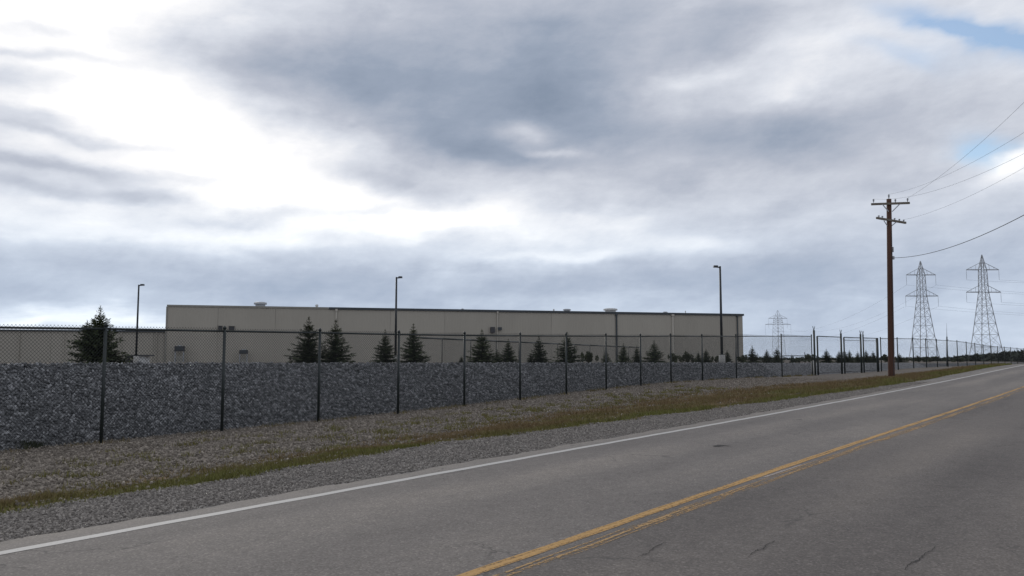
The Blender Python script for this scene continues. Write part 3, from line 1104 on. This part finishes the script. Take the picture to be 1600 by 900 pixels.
for sg in (-1, 1):
    MB().beam(pw(z2 - .32) + d2 * .12 * sg, mid + d2 * .45 * sg - UP * .05, .022, .045).build('brace', M['galv'], arm2)
zc2 = at(1393, 403, PY).z
cp = pw(zc2) + Vector((.17, -.05, 0))
MB().box(cp, (.10, .08, .18)).build('cable_clamp', M['galv'], pole)
ins.append(cp + Vector((.05, 0, 0)))
p = pw(at(1393, 390, PY).z) + Vector((.17, -.03, 0))
MB().box(p, (.06, .05, .28)).build('bracket', M['galv'], pole)
MB().tube([pw(pb.z + .1) + Vector((.05, -.172, 0)), pw(z2 - .6) + Vector((.05, -.15, 0))], .012, 5).build('ground_wire', M['cable'], pole)

P2 = Vector((13.4, 12.6, 0))           # next pole, across the road and out of the picture


def wire_obj(name, a, b, sag, r0, n_=28):
    pts = []
    for k in range(n_ + 1):
        s_ = k / n_
        p = a + (b - a) * s_
        pts.append(p - UP * (4 * sag * s_ * (1 - s_)))
    return MB().tube(pts, r0, 5).build(name, M['cable'], None, True)


def wire_to(a, off, u, v, sag, r0, label):
    b = Vector((P2.x + off, P2.y, 0))
    lo, hi = 0., 1.
    for _ in range(40):                # station on the wire's plan line seen at column u
        s_ = (lo + hi) / 2
        p = a + (b - a) * s_
        if p.x / p.y < ray(u, v)[0]:
            lo = s_
        else:
            hi = s_
    zq = at(u, v, (a + (b - a) * s_).y).z
    b.z = (zq - a.z + 4 * sag * s_ * (1 - s_)) / s_ + a.z
    props(wire_obj('overhead_wire', a, b, sag, r0), label, 'wire', 'wires on the utility pole')


wire_to(ins[2], .9, 1600, 160, .9, .005, 'steepest overhead wire, from the right end of the upper crossarm')
wire_to(ins[3], .0, 1600, 207, .9, .0042, 'overhead wire from the top pin of the utility pole, second from above')
wire_to(ins[0], -.9, 1600, 240, 1.0, .0042, 'overhead wire from the left end of the upper crossarm')
wire_to(ins[4], .5, 1600, 262, .8, .0042, 'overhead wire from the lower, slanted crossarm')
wire_to(ins[5], .2, 1600, 336, 1.1, .013, 'thick sagging cable clamped low on the utility pole, lowest of its wires')

# slender mast among the right-hand fence posts
mp_ = at(1480, 577, 96)
r0 = empty('slender_mast', Vector((mp_.x, mp_.y, mp_.z - .1)), 'slender mast with whip tip rising above the fence right of the pole', 'mast')
mt_ = at(1479.5, 526, 96)
MB().tube([mp_ - UP * .2, mt_], [.10, .07], 8).build('pole', M['vinyl'], r0, True)
MB().tube([mt_, at(1479, 505, 96)], [.03, .012], 5).build('whip', M['galv'], r0, True)
MB().tube([at(1480, 531, 96) - Vector((.12, 0, 0)), at(1480, 531, 96) + Vector((.12, 0, 0))], .04, 6).build('crosspiece', M['galv'], r0, True)

# ------------------------------------------------------------------ lattice pylons
def pylon(u, vtop, v1, v2, half1, half2, wb, Y, yaw, th, lab):
    tp = at(u, vtop, Y)
    zb = PAD + EYE
    c = Vector((tp.x, Y, zb))
    r0 = empty('transmission_pylon', c, lab, 'pylon', 'lattice transmission pylons')
    px = Y / F
    H, h1, h2 = tp.z - zb, at(u, v1, Y).z - zb, at(u, v2, Y).z - zb
    b = wb * px / 1.3
    wa = 5.2 * px
    X, Yv = Vector((math.cos(yaw), math.sin(yaw), 0)), Vector((-math.sin(yaw), math.cos(yaw), 0))

    def hw(h):
        return b + (wa - b) * (h / h2) ** .9 if h < h2 else (wa + (wa * .82 - wa) * ((h - h2) / (h1 - h2)) if h < h1 else wa * .82 * (1 - .95 * (h - h1) / (H - h1)))

    def cor(i, h):
        sx, sy = ((-1, -1), (1, -1), (1, 1), (-1, 1))[i % 4]
        return c + X * (sx * hw(h)) + Yv * (sy * hw(h)) + UP * h
    lv = [0, h2 * .2, h2 * .38, h2 * .54, h2 * .68, h2 * .80, h2 * .90, h2, h2 + (h1 - h2) * .33, h2 + (h1 - h2) * .67, h1, h1 + (H - h1) * .5]
    for i in range(4):
        mb = MB()
        hs = lv + [H]
        for a, d in zip(hs[:-1], hs[1:]):
            mb.beam(cor(i, a), cor(i, d), th)
        mb.build('leg', M['galv'], r0)
    for i in range(4):
        mb = MB()
        for a, d in zip(lv[:-1], lv[1:]):
            mb.beam(cor(i, a), cor(i + 1, d), th * .38)
            mb.beam(cor(i + 1, a), cor(i, d), th * .38)
            if a > 0:
                mb.beam(cor(i, a), cor(i + 1, a), th * .45)
        mb.build('bracing', M['galv'], r0)
    Xa = Vector((1, 0, 0)) if abs(math.cos(yaw)) > .6 else X
    ends = []
    for h, hf, hn in ((h1, half1, h1 + (H - h1) * .5), (h2, half2, h2 + (h1 - h2) * .33)):
        mb = MB()
        L_ = hf * px
        for sg in (-1, 1):
            e = c + Xa * (sg * L_) + UP * h
            for sy in (-1, 1):
                mb.beam(c + Xa * (sg * hw(h)) + Yv * (sy * hw(h) * .6) + UP * h, e, th * 1.5)
            mb.beam(c + Xa * (sg * hw(hn)) + UP * hn, e, th * .8)
            for k in (.33, .66):
                lo = c + Xa * (sg * (hw(h) + (L_ - hw(h)) * k)) + UP * h
                hi = c + Xa * (sg * (hw(hn) + (L_ - hw(hn)) * k)) + UP * (hn + (h - hn) * k)
                mb.beam(lo, hi, th * .4)
            ends.append(e)
        ar = mb.build('cross_arm', M['galv'], r0)
        for e in ends[-2:]:
            MB().tube([e, e - UP * (16 * px * .45), e - UP * (16 * px)], [th * .22, th * .35, th * .25], 6).build('insulator_string', M['insul'], ar)
    mb = MB()
    for sg in (-1, 1):
        mb.beam(c + X * sg * hw(h1) + UP * h1, c + X * sg * 4.5 * px + UP * (H - 8 * px), th * .6)
        mb.beam(c + UP * (H - 12 * px), c + X * sg * 4.5 * px + UP * (H - 8 * px), th * .5)
    mb.build('earth_wire_peak', M['galv'], r0)
    return [e - UP * 16 * px for e in ends]


eA = pylon(1534, 398, 421.5, 456.5, 25.5, 27, 24, 319, R(32), .20, 'nearest lattice transmission pylon, the right one of the tall pair')
eB = pylon(1438, 408, 429.5, 462.5, 23, 25.5, 21, 338, R(34), .20, 'tall lattice transmission pylon just right of the utility pole')
eC = pylon(1215, 485, 497.5, 507, 14.5, 20, 10, 680, R(30), .19, 'small faint lattice pylon far behind, right of the building')
where = ('upper left', 'upper right', 'lower left', 'lower right')
for nm, es, pn in (('right', eA, 'right tall pylon'), ('mid', eB, 'left tall pylon')):
    for k, e in enumerate(es):
        props(wire_obj('power_line', e, e + Vector((230, -60 if nm == 'right' else 20, 6)), 7, .022, 16), 'thin power line running right from the %s arm of the %s' % (where[k], pn), 'power line', 'high voltage lines')
for k, e in enumerate(eB):
    props(wire_obj('power_line', eC[k], e, 9, .022, 16), 'thin line from the far pylon to the left tall pylon, %s arm' % where[k], 'power line', 'high voltage lines')

# ------------------------------------------------------------------ spruces
def spruce_mesh(H, Rr, seed, levels=24, extra=0):
    rg = random.Random(seed)
    V, Fq, T_ = [], [], []

    def spray(p, d, ln, wd, tn):
        d = d.normalized()
        sd_ = d.cross(UP)
        if sd_.length < .05:
            sd_ = Vector((1, 0, 0))
        sd_ = (sd_.normalized() + Vector((rg.uniform(-.5, .5), rg.uniform(-.5, .5), rg.uniform(-.7, .7)))).normalized()
        b = len(V)
        V.extend([p, p + d * ln * .45 + sd_ * wd, p + d * ln, p + d * ln * .45 - sd_ * wd])
        Fq.append((b, b + 1, b + 2, b + 3))
        T_.extend([tn] * 4)
    leaders = [(0, 0, H, 1.0, 0.)]
    for k in range(extra):
        a = rg.uniform(0, 6.28)
        leaders.append((math.cos(a) * Rr * .38, math.sin(a) * Rr * .38, H * rg.uniform(.66, .76), .5, H * .32))
    for lx, ly, hh, rs, hs in leaders:
        nl = int(levels * (hh - hs) / H)
        for li in range(nl):
            f = (li + rg.uniform(0, .8)) / nl
            h = hs + (.03 + .95 * f) * (hh - hs)
            nb = rg.randint(7, 10) if f < .8 else rg.randint(4, 6)
            a0 = rg.uniform(0, 6.28)
            for k in range(nb):
                a = a0 + k * 6.283 / nb + rg.uniform(-.3, .3)
                ln = Rr * rs * ((1 - f) ** 1.12 * rg.uniform(.6, 1.25) + .03)
                rise = -.12 + .85 * f ** 1.3
                d = Vector((math.cos(a), math.sin(a), rise + rg.uniform(-.1, .1)))
                base_p = Vector((lx, ly, h))
                ns = max(3, int(ln / (.085 * (H / 4))))
                tn0 = rg.uniform(.0, .55)
                for s_ in range(ns):
                    x = (s_ + .5) / ns
                    p = base_p + d * (ln * x) + UP * (ln * (.22 * x * x - .16 * x))
                    tl_ = (.14 + .22 * ln * (1 - .5 * x)) * rg.uniform(.7, 1.25) * (.55 if f > .85 else 1)
                    tn = min(1, tn0 + .45 * x * rg.random())
                    for sg in (-1, 1):
                        an = a + sg * rg.uniform(.5, 1.1)
                        spray(p, Vector((math.cos(an), math.sin(an), rg.uniform(-.35, .25) + .2 * f)), tl_, tl_ * .20, tn)
                    if rg.random() < .6:
                        spray(p, Vector((math.cos(a) * .5, math.sin(a) * .5, -.7)), tl_ * .7, tl_ * .2, tn * .6)
                spray(base_p + d * ln * .8 + UP * ln * .03, d + UP * .35, ln * .3 + .06, .035 * H / 4, tn0 + .3)
        for k in range(10):            # leader shoot
            z = hh * (.93 + .07 * k / 10) if hs == 0 else hh - .25 + .03 * k
            a = rg.uniform(0, 6.28)
            spray(Vector((lx, ly, z)), Vector((math.cos(a), math.sin(a), 1.6)), .12 * H / 4 + .03, .022 * H / 4, .4)
    me = np_mesh('crown', [tuple(v) for v in V], Fq, M['needle'], {'tone': np.clip(T_, 0, 1)})
    mb = MB().tube([(0, 0, -.15), (0, 0, H * .5), (0, 0, H * .99)], [.045 * H ** .7, .028 * H ** .7, .008], 7)
    for lx, ly, hh, rs, hs in leaders[1:]:
        mb.tube([(0, 0, hs * .6), (lx * .8, ly * .8, hs), (lx, ly, hh)], [.035, .03, .01], 5)
    tm = bpy.data.meshes.new('trunk')
    tm.from_pydata(mb.v, [], mb.f)
    tm.materials.append(M['bark'])
    return me, tm


PROTO = [spruce_mesh(4.0, 1.55, s_) for s_ in (3, 11, 27, 41)] + [spruce_mesh(4.0, 2.05, 5, 26, 2)]


def tree_depth(u):
    return float(np.interp(u, [0, 157, 483, 645, 886, 1022, 1175, 1292, 1405, 1480], [50, 55, 62, 66, 74, 82, 95, 110, 125, 140]))


def spruce(u, vtop, hwid, pr, lab, dY=0, kind='spruce_tree', cat='tree', grp='young spruces on the bank top'):
    Y = tree_depth(u) + dY
    tp = at(u, vtop, Y)
    p = Vector((tp.x, Y, PAD + EYE))
    H = tp.z - p.z
    wdt = hwid * Y / F
    r0 = empty(kind, p, lab, cat, grp, random.uniform(0, 6.28))
    sx = 1.2 * wdt / (1.55 if pr < 4 else 2.05)
    for nm, me in (('crown', PROTO[pr][0]), ('trunk', PROTO[pr][1])):
        o = link(nm, me, r0)
        o.scale = (sx, sx, H / 4.0) if nm == 'crown' else (H / 4, H / 4, H / 4)
    return r0


TREES = [
    (157, 478, 38, 4, 'biggest, broadest dark spruce, behind the nearest fence post'),
    (483, 495, 29, 0, 'dark spruce left of the third fence post, left of a close pair'),
    (525, 499, 27, 1, 'dark spruce right of the third fence post, right of a close pair'),
    (602, 515, 19, 2, 'medium spruce just left of the middle lamp post'),
    (646, 506, 22, 3, 'dark spruce just right of the middle lamp post'),
    (721, 556, 6, 0, 'tiny spruce at the foot of the fifth fence post'),
    (753, 515, 24, 1, 'wide spruce below the fan box on the building wall'),
    (777, 546, 11, 2, 'small low spruce squeezed between a wide and a narrow spruce'),
    (794, 530, 15, 3, 'narrow spruce just left of the sixth fence post'),
    (829, 552, 6, 1, 'tiny spruce touching the left side of a lone mid-sized spruce'),
    (842, 525, 16, 0, 'lone mid-sized spruce between the sixth and seventh fence posts'),
    (886, 519, 21, 2, 'bushy spruce right behind the seventh fence post'),
    (947, 546, 8, 3, 'small spruce behind the eighth fence post'),
    (974, 536, 11, 1, 'slim spruce just right of the dark downspout'),
    (995, 540, 9, 0, 'slim spruce behind the ninth fence post'),
    (1022, 532, 17, 2, 'darkest spruce of the group right of the dark downspout'),
    (1091, 549, 7, 3, 'small pale spruce left of the tallest lamp post, paired with a darker one'),
    (1103, 545, 10, 0, 'dark small spruce left of the tallest lamp post'),
    (1136, 547, 8, 1, 'small spruce just right of the tallest lamp post'),
    (1175, 540, 11, 2, 'first spruce standing clear of the building right end'),
    (1198, 546, 10, 3, 'second small spruce right of the building, against the sky'),
    (1214, 543, 11, 0, 'third spruce right of the building, below the small far pylon'),
    (1237, 553, 4, 1, 'tiny narrow spruce below the low pipe rail'),
    (1291, 545, 10, 2, 'lone dark spruce seen through the left gate leaf'),
    (1311, 548, 8, 3, 'left spruce of the trio behind the middle gate posts'),
    (1319, 546, 9, 1, 'middle spruce of the trio behind the middle gate posts'),
    (1327, 547, 8, 0, 'right spruce of the trio behind the middle gate posts'),
    (1340, 549, 8, 2, 'spruce seen through the gate left of its third post pair'),
    (1353, 547, 9, 3, 'spruce seen through the gate right of its third post pair'),
    (1364, 548, 7, 1, 'slim spruce beside the last gate post'),
    (1405, 552, 10, 2, 'spruce just right of the utility pole'),
]
for row in TREES:
    spruce(*row[:4], row[4])


# leafy bushes
def bush_mesh(seed, n_=900):
    rg = np.random.default_rng(seed)
    cs = rg.normal(0, 1, (14, 3)) * (.42, .42, .22) + (0, 0, .5)
    k = rg.integers(0, 14, n_)
    d = rg.normal(0, 1, (n_, 3))
    d /= np.linalg.norm(d, axis=1)[:, None]
    p = cs[k] + d * rg.uniform(.5, 1, (n_, 1)) * .27
    p[:, 2] = np.abs(p[:, 2])
    a, b = rg.normal(0, 1, (2, n_, 3)) * .055
    v = np.stack([p - a, p + b, p + a, p - b], 1).reshape(-1, 3)
    tn = np.repeat(np.clip(rg.uniform(0, .8, 14)[k] + rg.uniform(0, .3, n_), 0, 1), 4)
    me = np_mesh('crown', v, np.arange(n_ * 4).reshape(-1, 4), M['leaf'], {'tone': tn})
    mb = MB()
    for j in range(5):
        mb.tube([(0, 0, -.1), tuple(cs[j] * .5), tuple(cs[j])], [.03, .02, .008], 5)
    tm = bpy.data.meshes.new('stem')
    tm.from_pydata(mb.v, [], mb.f)
    tm.materials.append(M['bark'])
    return me, tm


BUSH = [bush_mesh(s_) for s_ in (1, 2, 3)]
for i, (u, vt, hwid, lab) in enumerate((
        (919, 549, 8, 'thin low bush between the seventh and eighth fence posts'),
        (1054, 555, 6, 'low bush behind the tenth fence post'),
        (1072, 553, 9, 'rounded low bush in front of the pale right-hand downspout'),
        (1120, 556, 6, 'low bush touching the left of the tallest lamp base'),
        (1158, 557, 9, 'low bush at the building right corner'),
        (1250, 559, 9, 'flat reddish low bush under the low pipe rail'),
        (1265, 553, 6, 'small bush beside the first tall gate post'),
        (1383, 556, 9, 'bush half hidden behind the utility pole'),
        (1434, 558, 8, 'low bush below the left tall pylon, at its left legs'),
        (1452, 557, 12, 'rounded bush below the left tall pylon, at its right legs'),
        (1497, 560, 9, 'low bush right of the slender mast'))):
    Y = tree_depth(u) + 5
    tp = at(u, vt, Y)
    r0 = empty('bush', Vector((tp.x, Y, PAD + EYE)), lab, 'bush', 'low bushes on the bank top', random.uniform(0, 6))
    for nm, me in zip(('crown', 'stem'), BUSH[i % 3]):
        o = link(nm, me, r0)
        o.scale = (hwid * Y / F / .75,) * 2 + ((tp.z - PAD - EYE) / .95,)


# far woods, one mass each
def wood(name, path, n_, leaf, lab):
    """path: (x, y, height, depth) knots"""
    path = np.array(path, float)
    s_ = rng.uniform(0, len(path) - 1, n_)
    kk = np.arange(len(path))
    x, y, h, dp = (np.interp(s_, kk, path[:, j]) for j in range(4))
    L_ = s_ * 9
    hv = h * (.80 + .13 * np.sin(L_ * 2.1) + .10 * np.sin(L_ * 5.3 + 1) + .08 * np.sin(L_ * 11.7))
    off = rng.normal(0, 1, n_) * dp * .4
    z = PAD + EYE + hv * (1 - rng.uniform(0, 1, n_) ** 1.6) * np.clip(1 - (off / dp) ** 2 * .5, .3, 1)
    p = np.stack([x + rng.normal(0, .6, n_), y + off, z], -1)
    a, b = rng.normal(0, 1, (2, n_, 3)) * leaf
    v = np.stack([p - a, p + b, p + a, p - b], 1).reshape(-1, 3)
    me = np_mesh(name, v, np.arange(n_ * 4).reshape(-1, 4), M['far_leaf'], {'tone': np.repeat(rng.uniform(0, 1, n_), 4)})
    return props(link(name, me), lab, 'woods', kind='stuff')


def wp(u, vt, Y, dp):
    p = at(u, vt, Y)
    return (p.x, Y, (p.z - PAD - EYE), dp)


wood('distant_wood', [wp(1478, 564, 215, 6), wp(1510, 558, 205, 8), wp(1545, 555, 195, 8), wp(1575, 551.5, 190, 8), wp(1610, 551, 185, 8), wp(1720, 549, 180, 8)], 9000, .34, 'dark low wood along the horizon behind the right-hand fence')
wood('distant_tree_line', [wp(-300, 558, 900, 20), wp(300, 559, 900, 20), wp(1000, 560, 900, 20), wp(1250, 560.5, 850, 20), wp(1500, 560.5, 800, 20), wp(1800, 558, 760, 20), wp(2300, 557, 700, 20)], 9000, 1.1, 'far dark tree line low on the horizon beyond the pylons')
